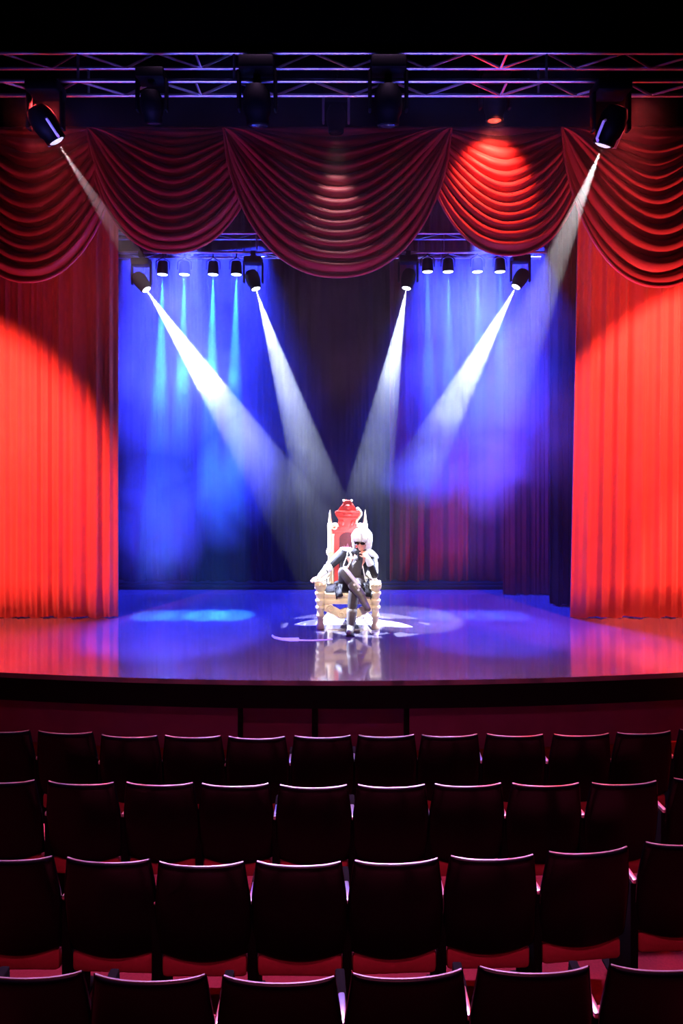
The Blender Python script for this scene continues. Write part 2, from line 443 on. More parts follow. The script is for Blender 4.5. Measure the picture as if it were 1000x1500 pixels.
def par_can(lens, d, hang, label, lensmat, group):
    lens = Vector(lens); d = Vector(d).normalized()
    piv = lens - d * 0.09
    top = Vector((piv.x, piv.y, hang))
    root = thing('par_light', label, 'stage light', top, 0, group)
    T = Matrix.Translation(-top); fm = T @ frame_to(piv, d)
    bm = bmesh.new()
    lathe(bm, [(0.03, 0.11), (0.06, 0.10), (0.075, 0.04), (0.082, -0.085), (0.076, -0.086), (0.070, -0.080)], fm, 20)
    obj('can', bm, M['fixture'], root)
    bm = bmesh.new(); lathe(bm, [(0.070, -0.078), (0.070, -0.082), (0.04, -0.092), (0.001, -0.095)], fm, 20)
    obj('lens', bm, lensmat, root)
    bm = bmesh.new()
    pts = [Vector((sx * 0.095, 0, z)) + (piv - top) for sx, z in ((-1, -0.01), (-1, 0.10))] + [Vector((0, 0, 0.16)) + (piv - top)] + [Vector((0.095, 0, z)) + (piv - top) for z in (0.10, -0.01)]
    tube(bm, pts, 0.008, 6)
    tube(bm, [Vector((0, 0, 0.16)) + (piv - top), (0, 0, 0)], 0.012, 6)
    obj('bracket', bm, M['fixture'], root)
    return root

AIM = Vector((0.12, 8.95, 0.35))
BEAM_W = (0.66, 0.77, 1.0)
back_lamps = [(215, 425, 'white beam lamp at far left under the rear truss', 26000), (375, 424, 'white beam lamp between the left blue lamps and the middle swag', 15000),
              (595, 423, 'white beam lamp between the middle swag and the right blue lamps', 15000), (755, 421, 'white beam lamp at far right under the rear truss', 12000)]
for px, py, lab, pw in back_lamps:
    p = P(px, py, 9.6)
    moving_head(p, AIM, 5.04, lab, M['lens'], 0.85, 'white beam lamps under the rear truss')
    d = (AIM - p).normalized()
    spot('beam_spot', p + d * 0.014, AIM, pw, BEAM_W, 13.0, 0.18, 0.003)

for i, px in enumerate((238, 270, 312, 346)):
    p = P(px, 403, 9.6)
    lab = ['leftmost of the four blue lamps on the left', 'second of the four left-hand blue lamps', 'third of the four left-hand blue lamps', 'rightmost of the four left-hand blue lamps, nearest the middle swag'][i]
    tgt = Vector((p.x - 0.04, 9.35, 0))
    par_can(p, tgt - p, 5.04, lab, M['lensblue'], 'blue par lamps under the rear truss')
    spot('blue_spot', p + (tgt - p).normalized() * 0.03, tgt, [12000, 12000, 22000, 18000][i], (0.03, 0.36, 1.0), 9, 0.7, 0.012)
for i, px in enumerate((626, 656, 699, 732)):
    p = P(px, 399, 9.6)
    lab = ['leftmost of the four blue lamps on the right', 'second of the four right-hand blue lamps', 'third of the four right-hand blue lamps', 'rightmost of the four right-hand blue lamps'][i]
    tgt = Vector((p.x + 0.02, 9.35, 0))
    par_can(p, tgt - p, 5.04, lab, M['lensblue'], 'blue par lamps under the rear truss')
    spot('blue_spot', p + (tgt - p).normalized() * 0.03, tgt, [9000, 9000, 8000, 7000][i], (0.03, 0.13, 1.0), 9, 0.7, 0.012)

BLUE = (0.022, 0.034, 1.0)
# added blue washes without fixtures behind the swags, lighting the haze
area('blue_wash', (-2.25, 10.35, 5.2), (-2.3, 10.2, 0), 800, BLUE, 2.4, 0.3, 60)
area('blue_wash', (2.05, 10.35, 5.2), (1.95, 10.2, 0), 850, BLUE, 2.0, 0.3, 60)
# floor pools
spot('blue_pool', (-2.1, 9.3, 5.6), (-2.05, 8.55, 0), 9000, (0.07, 0.09, 1.0), 26, 0.5, 0.05)
spot('blue_pool', (1.9, 9.3, 5.6), (1.85, 8.6, 0), 8000, (0.07, 0.09, 1.0), 24, 0.5, 0.05)

# front truss fixtures
front = [(84, 208, 'front lamp at far left of the high truss, throwing a pale pink beam', (0.0, 9.0, 0.6), 'lensdim', 1.1, 7.0),
         (225, 182, 'dark unlit moving head below the high truss, second from the left', (-1.9, 8.0, 3.0), 'lensoff', 0.95, 7.0),
         (378, 186, 'dark unlit moving head below the high truss, third from the left', (-0.8, 7.6, 3.0), 'lensoff', 1.2, 7.0),
         (568, 186, 'dark unlit moving head below the high truss, right of the middle', (0.5, 7.6, 3.0), 'lensoff', 1.2, 7.0),
         (882, 214, 'front lamp at far right of the high truss, throwing a bright white beam', (0.95, 9.1, 0.1), 'lensdim', 1.15, 7.0)]
for px, py, lab, tgt, lm, s, d in front:
    p = P(px, py, d)
    moving_head(p, tgt, 6.07, lab, M[lm], s, 'lamps on the high front truss', None)
pl = P(84, 208, 7.0); pr = P(882, 214, 7.0)
dl = (Vector((0.0, 9.0, 0.6)) - pl).normalized(); dr = (Vector((0.95, 9.1, 0.1)) - pr).normalized()
spot('front_beam', pl + dl * 0.018, (0.0, 9.0, 0.6), 1500, (1.0, 0.72, 0.78), 11, 0.4, 0.005)
spot('front_beam', pr + dr * 0.018, (0.95, 9.1, 0.1), 4500, (1.0, 0.95, 1.0), 14, 0.4, 0.005)
pm = P(492, 196, 8.38)
moving_head(pm, pm + Vector((0, 0.12, -1)), 6.93, 'middle lamp with violet yoke at the top of the largest swag', M['lensoff'], 1.0, None, M['bracket'])
spot('swag_white', pm + Vector((0, -0.30, -0.05)), pm + Vector((0, 0.0, -1.0)), 40, (1, 0.85, 0.85), 44, 1.0, 0.05)
pr2 = P(724, 178, 8.38)
moving_head(pr2, pr2 + Vector((0, 0.12, -1)), 6.93, 'lamp throwing red light down the swag right of the middle', M['lensred'], 1.15)
spot('swag_red', pr2 + Vector((0, -0.22, 0.0)), pr2 + Vector((0, 0.55, -0.9)), 420, (1.0, 0.10, 0.05), 78, 0.9, 0.06)

# red washes on the curtains (unseen, out of frame at the sides)
RED = (1.0, 0.13, 0.09)
spot('red_wash', (-4.7, 6.2, 3.4), (-5.7, 9.2, 1.6), 2100, RED, 95, 0.35, 0.06)
spot('red_wash', (4.7, 6.2, 4.4), (5.7, 9.2, 1.5), 2600, RED, 98, 0.2, 0.06)
for wx, wz, lab in ((-4.7, 3.4, 'left'), (4.7, 4.4, 'right')):     # added unseen lamp stands; their top flaps keep red off the header
    t = thing('added_boom_light', 'added unseen black wash lamp with light-blocking flap on a side pole, %s of the stage front' % lab, 'stage light', (wx, 6.2, -1.22))
    bm = bmesh.new(); tube(bm, [(0, -0.30, 0), (0, -0.30, wz + 1.3)], 0.03, 10); lathe(bm, [(0.25, 0.0), (0.25, 0.02), (0.04, 0.04)], Matrix.Translation((0, -0.30, 0)), 20); obj('pole', bm, M['fixture'], t)
    bm = bmesh.new(); lathe(bm, [(0.06, 0.24), (0.13, 0.20), (0.15, 0.05), (0.15, 0.02)], Matrix.Translation((0, 0, wz + 1.22)) @ Matrix.Rotation(PI / 2, 4, 'X'), 20); obj('can', bm, M['fixture'], t)
    bm = bmesh.new(); box(bm, -0.40, 0.40, -0.03, 0.22, wz + 1.22 + 0.12, wz + 1.22 + 0.125); obj('blocker_flap', bm, M['fixture'], t)
spot('red_floor', (4.85, 7.9, 5.9), (4.85, 7.9, 0), 4200, RED, 37, 0.25, 0.08)  # added unseen spots that brighten the red floor corners
spot('red_floor', (-4.85, 7.9, 5.9), (-4.85, 7.9, 0), 2200, RED, 37, 0.5, 0.08)
# blue light on the high truss, an added unseen area light in front of it
area('truss_blue', (-0.4, 6.6, 5.15), (-0.4, 7.1, 6.35), 22, (0.15, 0.13, 1.0), 6.0, 0.2, 80)
# added unseen violet light above the front truss, for the seat rims
area('violet_rim_fill', (0.0, 6.5, 7.3), (0.0, 4.2, -0.6), 290, (0.80, 0.42, 1.0), 4.0, 0.15, 70)
area("red_seat_fill", (0.0, 0.6, 6.8), (0.0, 4.2, -1.0), 42, (1.0, 0.11, 0.20), 4.0, 0.4, 75)  # added unseen red fill for the seats and stage front wall
# added uplights without fixtures at the apron edge, aimed up at the valance
for fx, tx, tz, pw, fc in ((-3.6, -3.7, 4.9, 280, (1.0, 0.11, 0.14)), (-1.9, -2.0, 5.2, 210, (0.9, 0.13, 0.85)), (0.0, -0.05, 4.9, 250, (0.9, 0.13, 0.80)), (1.9, 1.95, 5.2, 230, (0.95, 0.12, 0.70)), (3.7, 3.9, 4.9, 1700, (1.0, 0.13, 0.09))):
    spot('valance_uplight', (fx, 6.98 + 0.02 * fx * fx, 0.06), (tx, 8.6, tz), pw, fc, 34, 0.9, 0.06)
area('red_house_fill', (-3.2, 7.05, 5.9), (-2.4, 4.2, -1.0), 70, (1.0, 0.06, 0.07), 0.5, 0.2, 90)  # added unseen red fill over the seats, one per side
area('red_house_fill', (3.2, 7.05, 5.9), (2.4, 4.2, -1.0), 70, (1.0, 0.06, 0.07), 0.5, 0.2, 90)
# throne key: warm white down from the front, narrow
spot('throne_key', (0.6, 6.9, 5.9), (0.14, 8.85, 0.75), 200, (1.0, 0.93, 0.86), 14, 0.5, 0.08)

spot('throne_front_fill', (0.4, -1.2, 5.6), (0.12, 8.9, 0.78), 4200, (1.0, 0.90, 0.76), 8.2, 0.35, 0.05)  # added unseen front fill on throne and performer
# ------------------------------------------------------------------ haze
def haze():
    bm = bmesh.new(); box(bm, -3.45, 3.45, 6.95, 11.1, 0.02, 6.3)
    m = bpy.data.materials.new('haze'); m.use_nodes = True
    nt = m.node_tree; nt.nodes.clear()
    N = nt.nodes.new; L = nt.links.new
    out = N('ShaderNodeOutputMaterial'); vs = N('ShaderNodeVolumeScatter')
    vs.inputs['Color'].default_value = (1, 1, 1, 1); vs.inputs['Anisotropy'].default_value = 0.0
    tc = N('ShaderNodeTexCoord')
    def math_(op, a, b=None, clamp=False):
        n = N('ShaderNodeMath'); n.operation = op; n.use_clamp = clamp
        for i, v in enumerate((a, b)):
            if v is None: continue
            if isinstance(v, (int, float)): n.inputs[i].default_value = v
            else: L(v, n.inputs[i])
        return n.outputs[0]
    nz = N('ShaderNodeTexNoise'); nz.inputs['Scale'].default_value = 0.85; nz.inputs['Detail'].default_value = 3.5; nz.inputs['Distortion'].default_value = 0.6
    L(tc.outputs['Object'], nz.inputs['Vector'])
    nf = nz.outputs['Fac']
    # clouds: centre(px,py,depth), radii
    blobs = [(P(255, 560, 10.2), (1.15, 0.9, 1.5), 1.0), (P(235, 760, 10.2), (0.75, 0.9, 1.3), 0.9), (P(330, 700, 10.3), (0.9, 0.7, 1.2), 0.7),
             (P(280, 552, 9.55), (0.72, 0.35, 0.28), 1.1), (P(690, 540, 10.2), (1.25, 0.8, 1.7), 1.0), (P(720, 680, 10.2), (0.65, 0.7, 1.0), 0.8), (P(620, 690, 10.1), (0.8, 0.6, 0.6), 0.5)]
    tot = None
    for c, r, w in blobs:
        mp = N('ShaderNodeVectorMath'); mp.operation = 'SUBTRACT'; L(tc.outputs['Object'], mp.inputs[0]); mp.inputs[1].default_value = c
        dv = N('ShaderNodeVectorMath'); dv.operation = 'DIVIDE'; L(mp.outputs[0], dv.inputs[0]); dv.inputs[1].default_value = r
        ln = N('ShaderNodeVectorMath'); ln.operation = 'LENGTH'; L(dv.outputs[0], ln.inputs[0])
        a = math_('SUBTRACT', 1.0, ln.outputs['Value'])
        a = math_('MULTIPLY', a, w * 1.6)
        a = math_('MAXIMUM', a, 0.0)
        tot = a if tot is None else math_('MAXIMUM', tot, a)
    # noise carves the clouds
    n2 = math_('MULTIPLY', math_('SUBTRACT', nf, 0.5), 2.6)
    cl = math_('ADD', tot, math_('MULTIPLY', n2, math_('MINIMUM', math_('MULTIPLY', tot, 3.0), 1.0)), True)
    base = math_('MULTIPLY', math_('MAXIMUM', math_('MULTIPLY', math_('SUBTRACT', nf, 0.22), 2.0), 0.25), 0.16)
    # behind the swags the air is thicker than over the apron
    sx = N('ShaderNodeSeparateXYZ'); L(tc.outputs['Object'], sx.inputs[0])
    mr = N('ShaderNodeMapRange'); mr.inputs['From Min'].default_value = 8.7; mr.inputs['From Max'].default_value = 9.2
    mr.inputs['To Min'].default_value = 0.5; mr.inputs['To Max'].default_value = 1.0; L(sx.outputs['Y'], mr.inputs['Value'])
    base = math_('MULTIPLY', base, mr.outputs[0])
    # over the apron the haze keeps to the middle, under the header it thins out sideways
    mxr = N('ShaderNodeMapRange'); mxr.inputs['From Min'].default_value = 2.85; mxr.inputs['From Max'].default_value = 3.35
    mxr.inputs['To Min'].default_value = 1.0; mxr.inputs['To Max'].default_value = 0.05
    L(math_('ABSOLUTE', sx.outputs['X']), mxr.inputs['Value'])
    fy = math_('GREATER_THAN', sx.outputs['Y'], 9.0)
    base = math_('MULTIPLY', base, math_('MAXIMUM', fy, mxr.outputs[0]))
    mz = N('ShaderNodeMapRange'); mz.inputs['From Min'].default_value = 1.1; mz.inputs['From Max'].default_value = 3.7; mz.interpolation_type = 'SMOOTHSTEP'
    mz.inputs['To Min'].default_value = 0.10; mz.inputs['To Max'].default_value = 1.0; L(sx.outputs['Z'], mz.inputs['Value'])
    base = math_('MULTIPLY', base, mz.outputs[0])
    d = math_('ADD', math_('MULTIPLY', cl, 0.5), base)
    L(d, vs.inputs['Density']); L(vs.outputs[0], out.inputs['Volume'])
    m.cycles.volume_sampling = 'MULTIPLE_IMPORTANCE'
    m.cycles.volume_step_rate = 1.0
    o = obj('stage_haze', bm, m, smooth=False)
    tag(o, 'drifting stage haze filling the stage, thick and blue at both sides', 'haze', kind='stuff')
haze()

# ------------------------------------------------------------------ throne
TX, TY = 0.082, 8.95
def throne():
    root = thing('throne', 'tall ornate cream carved throne with red crest and arched red back, centre stage', 'throne', (TX, TY, 0))
    G = M['gilt']
    for sx in (-1, 1):
        bm = bmesh.new()    # turned front leg carrying the arm
        prof = [(0.045, 0.0), (0.052, 0.005), (0.052, 0.05), (0.040, 0.065), (0.040, 0.14), (0.052, 0.155), (0.052, 0.175), (0.043, 0.19), (0.048, 0.25),
                (0.062, 0.265), (0.062, 0.285), (0.048, 0.30), (0.052, 0.33), (0.064, 0.345), (0.064, 0.37), (0.05, 0.385), (0.056, 0.42),
                (0.070, 0.44), (0.070, 0.465), (0.056, 0.48), (0.062, 0.50), (0.074, 0.515), (0.074, 0.535)]
        lathe(bm, prof, Matrix.Translation((sx * 0.35, -0.27, 0)), 18)
        leg = obj('leg', bm, G, root)
        bm = bmesh.new(); lathe(bm, [(0.058, 0.004), (0.06, 0.014), (0.058, 0.05)], Matrix.Translation((sx * 0.35, -0.27, 0)), 18)
        bm2 = bmesh.new()
        bm.free()
        box(bm2, sx * 0.35 - 0.072, sx * 0.35 + 0.072, -0.345, -0.19, 0.535, 0.60, 0.012)
        for k in range(3):
            ball(bm2, (sx * 0.35 + (k - 1) * 0.045, -0.347, 0.567), 0.02, (1, 0.6, 1), None, 10, 7)
        obj('arm_block', bm2, G, root)
        bm = bmesh.new()
        pts = [(sx * 0.35, -0.20, 0.575), (sx * 0.345, -0.08, 0.565), (sx * 0.32, 0.08, 0.575), (sx * 0.27, 0.22, 0.60)]
        for i in range(3): tube(bm, [pts[i], pts[i + 1]], 0.042, 12)
        for p in pts[1:3]: ball(bm, p, 0.043, u=12, v=8)
        obj('armrest', bm, G, root)
        # side rail with two slender spindles
        bm = bmesh.new(); tube(bm, [(sx * 0.35, -0.24, 0.44), (sx * 0.26, 0.24, 0.44)], 0.03, 10); obj('side_rail', bm, G, root)
        for t in (0.3, 0.62):
            bm = bmesh.new()
            p0 = Vector((sx * 0.35, -0.24, 0)).lerp(Vector((sx * 0.26, 0.24, 0)), t)
            lathe(bm, [(0.012, 0.46), (0.018, 0.48), (0.010, 0.50), (0.018, 0.52), (0.012, 0.55)], Matrix.Translation(p0), 10)
            obj('spindle', bm, G, root)
        bm = bmesh.new()    # rear post rising to a pointed finial
        prof = [(0.034, 0.0), (0.034, 0.40), (0.042, 0.42), (0.042, 0.45), (0.032, 0.47), (0.032, 0.84), (0.048, 0.86), (0.052, 0.90), (0.045, 0.93), (0.034, 0.95),
                (0.031, 1.15), (0.036, 1.22), (0.037, 1.26), (0.024, 1.30), (0.016, 1.36), (0.011, 1.42), (0.002, 1.46)]
        lathe(bm, prof, Matrix.Translation((sx * 0.235, 0.25, 0)), 14)
        obj('back_post', bm, G, root)
    # seat frame and cushion
    bm = bmesh.new()
    box(bm, -0.30, 0.30, -0.31, -0.25, 0.40, 0.455, 0.01); box(bm, -0.30, 0.30, -0.295, -0.25, 0.375, 0.40); box(bm, -0.30, 0.30, -0.305, -0.25, 0.315, 0.375, 0.01)
    obj('seat_rail', bm, G, root)
    bm = bmesh.new(); box(bm, -0.305, 0.305, -0.28, 0.22, 0.42, 0.475, 0.02); obj('seat', bm, M['leather'], root)
    # carved apron: two drooping scrolled lobes
    bm = bmesh.new()
    lobe = [(0.30, 0.31), (0.30, 0.23), (0.26, 0.215), (0.20, 0.20), (0.15, 0.165), (0.11, 0.135), (0.05, 0.13), (0.0, 0.15), (0.0, 0.27), (0.05, 0.265), (0.10, 0.235), (0.15, 0.27), (0.21, 0.30), (0.26, 0.315)]
    for s in (-1, 1):
        prism(bm, [(s * x, z) for x, z in lobe], -0.31, -0.265, 0.006)
        pts = []
        for k in range(22):
            a = k * 0.5; r = 0.052 * (1 - k / 26)
            pts.append((s * (0.22 + r * math.cos(a)), -0.315, 0.262 + r * math.sin(a)))
        tube(bm, pts, 0.010, 6)
        pts = []
        for k in range(22):
            a = -k * 0.5 + 1; r = 0.045 * (1 - k / 26)
            pts.append((s * (0.085 + r * math.cos(a)), -0.315, 0.19 + r * math.sin(a)))
        tube(bm, pts, 0.009, 6)
    ball(bm, (0, -0.315, 0.21), 0.035, (1, 0.6, 1.3))
    obj('carved_apron', bm, G, root)
    bm = bmesh.new()
    tube(bm, [(-0.33, -0.25, 0.09), (-0.24, 0.24, 0.09)], 0.014, 8); tube(bm, [(0.33, -0.25, 0.09), (0.24, 0.24, 0.09)], 0.014, 8)
    tube(bm, [(-0.285, 0.0, 0.09), (0.285, 0.0, 0.09)], 0.014, 8)
    obj('stretcher', bm, G, root)
    # back: arched red frame around a velvet niche
    y0, y1 = 0.225, 0.275
    bm = bmesh.new()
    N = 16; R = 0.115; AZ = 1.07
    inner = [(-R, 0.46)] + [(-R * math.cos(PI * k / N), AZ + 0.8 * R * math.sin(PI * k / N)) for k in range(N + 1)] + [(R, 0.46)]
    outer = [(-0.205, 0.46)] + [(-0.205 * math.cos(PI * k / N) if False else max(-0.205, min(0.205, -0.26 * math.cos(PI * k / N))), AZ + 0.10 + 0.06 * math.sin(PI * k / N)) for k in range(N + 1)] + [(0.205, 0.46)]
    va = [[bm.verts.new((x, y, z)) for x, z in L] for y in (y0, y1) for L in (inner, outer)]
    n = len(inner)
    for i in range(n - 1):
        bm.faces.new((va[0][i], va[0][i + 1], va[1][i + 1], va[1][i])); bm.faces.new((va[2][i + 1], va[2][i], va[3][i], va[3][i + 1]))
        bm.faces.new((va[0][i + 1], va[0][i], va[2][i], va[2][i + 1])); bm.faces.new((va[1][i], va[1][i + 1], va[3][i + 1], va[3][i]))
    for i in (0, n - 1):
        bm.faces.new((va[0][i], va[1][i], va[3][i], va[2][i]))
    tag(obj('back_frame', bm, M['thronered'], root), 'red lacquered arch')
    bm = bmesh.new(); prism(bm, inner, 0.25, 0.285); tag(obj('back_panel', bm, M['thronevelvet'], root), 'dark red velvet niche')
    bm = bmesh.new()    # small crowned emblem in the niche
    prism(bm, [(-0.03, 0.86), (0.03, 0.86), (0.04, 0.92), (0.05, 0.99), (0.025, 0.95), (0.0, 1.01), (-0.025, 0.95), (-0.05, 0.99), (-0.04, 0.92)], 0.242, 0.25, 0.002)
    obj('emblem', bm, M['emblem'], root)
    bm = bmesh.new()
    half = [(0.205, 1.165), (0.215, 1.20), (0.17, 1.235), (0.13, 1.25), (0.115, 1.30), (0.115, 1.345), (0.14, 1.36), (0.160, 1.39), (0.170, 1.425), (0.150, 1.445),
            (0.120, 1.455), (0.085, 1.50), (0.066, 1.54), (0.050, 1.56), (0.048, 1.59)]
    prism(bm, half + [(-x, z) for x, z in half[::-1]], 0.215, 0.285, 0.008)
    box(bm, -0.165, 0.165, 0.195, 0.23, 1.425, 1.45, 0.006); box(bm, -0.135, 0.135, 0.20, 0.23, 1.345, 1.365, 0.005)
    ball(bm, (0, 0.215, 1.40), 0.045, (1.6, 0.4, 0.6)); ball(bm, (0, 0.21, 1.50), 0.035, (1.2, 0.5, 1))
    for s in (-1, 1): ball(bm, (s * 0.07, 0.215, 1.29), 0.03, (1, 0.5, 1.2))
    tag(obj('crest', bm, M['thronered'], root), 'stepped red crest')
    for s in (-1, 1):
        bm = bmesh.new()
        pts = []
        for k in range(24):
            a = k * 0.42; r = 0.048 * (1 - k / 30)
            pts.append((s * (0.175 - r * math.cos(a)), 0.21, 1.235 + r * math.sin(a)))
        tube(bm, pts, 0.013, 8)
        pts = [(s * x, 0.215, z) for x, z in ((0.115, 1.27), (0.125, 1.32), (0.155, 1.355), (0.178, 1.39), (0.182, 1.425), (0.160, 1.455), (0.13, 1.47))]
        if s > 0:
            tube(bm, pts, 0.017, 8); ball(bm, (0.135, 0.21, 1.475), 0.026)
        ball(bm, (s * 0.052, 0.215, 1.585), 0.018)
        obj('scroll', bm, G, root)
        bm = bmesh.new(); lathe(bm, [(0.014, 0.47), (0.014, 0.80), (0.022, 0.83), (0.014, 0.86), (0.014, 1.10), (0.022, 1.14)], Matrix.Translation((s * 0.195, 0.222, 0)), 10)
        obj('colonnette', bm, G, root)
    return root
throne()


# ------------------------------------------------------------------ seated performer
def performer():
    root = thing('person', 'white-haired person in black coat and dark glasses, seated cross-legged on the throne', 'person', (0.14, 8.93, 0.475))
    O = Vector(root.location)
    def W(px, py, d): return P(px, py, d) - O
    def V(x, y, z): return Vector((x, y, z)) - O
    head = W(529.5, 792.5, 8.80)
    chest = V(0.20, 8.97, 0.80); belly = V(0.155, 8.99, 0.64); pelvis = V(0.14, 8.99, 0.565)
    neck = V(0.245, 8.88, 0.95)
    shR = W(503.5, 810, 8.95); elR = W(483, 829, 8.83); wrR = W(468.5, 844.5, 8.70)
    shL = W(543.5, 813, 8.92); elL = W(548.5, 842, 8.72); wrL = W(538.5, 818.5, 8.67)
    hipR = V(0.055, 8.94, 0.56); knR = W(502.5, 838, 8.56); anR = W(529, 872, 8.42)
    hipL = V(0.225, 8.94, 0.555); knL = W(517.5, 869, 8.53); anL = V(0.115, 8.50, 0.085)
    hy = Matrix.Rotation(math.radians(-16), 3, 'Z') @ Matrix.Rotation(math.radians(14), 3, 'X')   # head turned and bowed
    def H(x, y, z): return head + hy @ Vector((x, y, z))
    bm = bmesh.new()
    # head: skull, face, jaw, nose, lips, ears, brow
    ball(bm, H(0, 0.012, 0.025), 0.088, (0.86, 1.04, 1.02), hy, 20, 14)
    ball(bm, H(0, -0.018, -0.03), 0.070, (0.86, 0.95, 1.12), hy, 18, 12)
    ball(bm, H(0, -0.055, -0.088), 0.030, (1.1, 0.9, 0.8), hy)
    rcone(bm, H(0, -0.084, 0.012), H(0, -0.104, -0.028), 0.010, 0.014)
    ball(bm, H(0, -0.084, -0.056), 0.018, (1.3, 0.6, 0.5), hy)
    ball(bm, H(0, -0.074, 0.022), 0.045, (1.1, 0.4, 0.28), hy)
    for s in (-1, 1):
        ball(bm, H(s * 0.079, 0.012, -0.012), 0.024, (0.4, 0.8, 1.3), hy, 10, 8)
        ball(bm, H(s * 0.032, -0.070, -0.022), 0.024, (1, 0.6, 0.8), hy, 10, 8)
    rcone(bm, H(0, 0.02, -0.07), neck, 0.050, 0.056)
    # trunk
    rcone(bm, neck, chest, 0.06, 0.13); rcone(bm, chest, belly, 0.125, 0.115); rcone(bm, belly, pelvis, 0.115, 0.135)
    rcone(bm, neck + Vector((0, 0.03, -0.02)), shR, 0.055, 0.056); rcone(bm, neck + Vector((0, 0.03, -0.02)), shL, 0.055, 0.056)
    rcone(bm, chest, shR, 0.11, 0.055); rcone(bm, chest, shL, 0.11, 0.055)
    arms = [(shR, elR, wrR), (shL, elL, wrL)]
    for a, b, c in arms:
        rcone(bm, a, b, 0.050, 0.038); rcone(bm, b, c, 0.039, 0.025)
    rcone(bm, pelvis, hipR, 0.12, 0.09); rcone(bm, pelvis, hipL, 0.12, 0.09)
    for a, b, c in ((hipR, knR, anR), (hipL, knL, anL)):
        rcone(bm, a, b, 0.086, 0.056); rcone(bm, b, b.lerp(c, 0.35), 0.055, 0.054); rcone(bm, b.lerp(c, 0.3), c, 0.054, 0.034)
    def hand(bm, wr, fwd, nrm, curl, spread=0.14, scale=1.0):
        fwd = fwd.normalized(); side = fwd.cross(nrm).normalized(); nrm = side.cross(fwd).normalized()
        palm = wr + fwd * 0.085 * scale
        for t in (-0.030, -0.010, 0.010, 0.028):
            rcone(bm, wr + side * t * 0.6, palm + side * t, 0.015, 0.0125, 10)
        for k, (t, L) in enumerate(((-0.031, 0.070), (-0.010, 0.080), (0.011, 0.074), (0.030, 0.058))):
            p = palm + side * t; d = (fwd + side * spread * (k - 1.5) * 0.5).normalized(); ang = curl
            r = 0.0092
            for seg, f in enumerate((0.45, 0.32, 0.23)):
                d2 = (d * math.cos(ang) - nrm * math.sin(ang)).normalized()
                q = p + d2 * L * f * scale
                rcone(bm, p, q, r, r - 0.0008, 10)
                p = q; r -= 0.0008; ang += curl
        # thumb from the side of the palm near its base
        p = wr + fwd * 0.028 - side * 0.026
        d = (fwd * 0.75 - side * 0.65 - nrm * 0.15).normalized()
        q = p + d * 0.042; rcone(bm, p, q, 0.013, 0.0105, 10)
        d = (fwd * 0.9 - side * 0.3 - nrm * 0.25).normalized()
        rcone(bm, q, q + d * 0.032, 0.0105, 0.0085, 10)
    fwdR = (W(459, 850, 8.61) - wrR); fwdR.z = -0.02
    hand(bm, wrR, fwdR, Vector((0, 0, 1)), 0.22)
    hand(bm, wrL, (H(0.02, -0.085, -0.075) - wrL), Vector((0.5, -1, 0.1)), 0.50)
    remesh('body', bm, M['skin'], root, 0.0055, 3)

    # trousers
    bm = bmesh.new()
    rcone(bm, pelvis, hipR, 0.130, 0.10); rcone(bm, pelvis, hipL, 0.130, 0.10); rcone(bm, belly + Vector((0, 0, -0.04)), pelvis, 0.12, 0.142)
    for a, b, c in ((hipR, knR, anR), (hipL, knL, anL)):
        rcone(bm, a, b, 0.098, 0.066); rcone(bm, b, b.lerp(c, 0.35), 0.066, 0.064); rcone(bm, b.lerp(c, 0.3), b.lerp(c, 0.86), 0.064, 0.048)
    remesh('trousers', bm, M['cloth'], root, 0.008, 3)
    bm = bmesh.new()    # highlight on the crossed shin, put in as a white strip
    off = Vector((0.030, -0.048, 0.046))
    st = [hipR.lerp(knR, 0.80) + Vector((0.0, -0.02, 0.075)), knR + Vector((0.012, -0.03, 0.060)), knR.lerp(anR, 0.15) + off * 1.02, knR.lerp(anR, 0.45) + off, knR.lerp(anR, 0.80) + off * 0.82]
    tube(bm, st, [0.016, 0.023, 0.027, 0.025, 0.018], 10)
    tag(obj('shin_highlight', bm, M['white'], root), 'white strip for the shin highlight')
    # boots
    def boot(name, kn, an, toe, heel):
        bm = bmesh.new()
        rcone(bm, kn.lerp(an, 0.55), an, 0.068, 0.054); rcone(bm, an, heel, 0.048, 0.040)
        rcone(bm, heel, heel.lerp(toe, 0.6), 0.040, 0.042); rcone(bm, heel.lerp(toe, 0.55), toe, 0.043, 0.030); rcone(bm, an, heel.lerp(toe, 0.55), 0.046, 0.040)
        return remesh(name, bm, M['boots'], root, 0.007, 3)
    f = (W(540, 893, 8.30) - anR)
    b1 = boot('boot', knR, anR, anR + f * 0.95, anR + Vector((0.005, 0.02, -0.055)))
    bm = bmesh.new(); p = knR.lerp(anR, 0.72)
    for k in range(2):
        c = knR.lerp(anR, 0.62 + 0.22 * k) + Vector((0.0, -0.055, 0.03)); ball(bm, c, 0.017, (1, 0.6, 1))
    tag(obj('buckle', bm, M['white'], b1), 'bright buckles')
    b2 = boot('boot', knL, anL, V(0.085, 8.34, 0.034), V(0.125, 8.53, 0.042))
    bm = bmesh.new(); box(bm, 0.045 + 0.01 - O.x, 0.155 - O.x, 8.31 - O.y, 8.57 - O.y, 0.002 - O.z, 0.012 - O.z, 0.004)
    obj('sole', bm, M['leather'], b2)
    # coat: trunk shell, sleeves, tails
    bm = bmesh.new()
    rcone(bm, neck + Vector((0, 0.035, -0.03)), shR, 0.062, 0.068); rcone(bm, neck + Vector((0, 0.035, -0.03)), shL, 0.062, 0.068)
    for s, dx in ((shR, -0.075), (shL, 0.07)):
        rcone(bm, s + Vector((0, 0, -0.01)), belly + Vector((dx, 0.0, 0.0)), 0.068, 0.085)
        rcone(bm, belly + Vector((dx, 0.0, 0.0)), pelvis + Vector((dx * 1.5, 0.02, -0.02)), 0.08, 0.075)
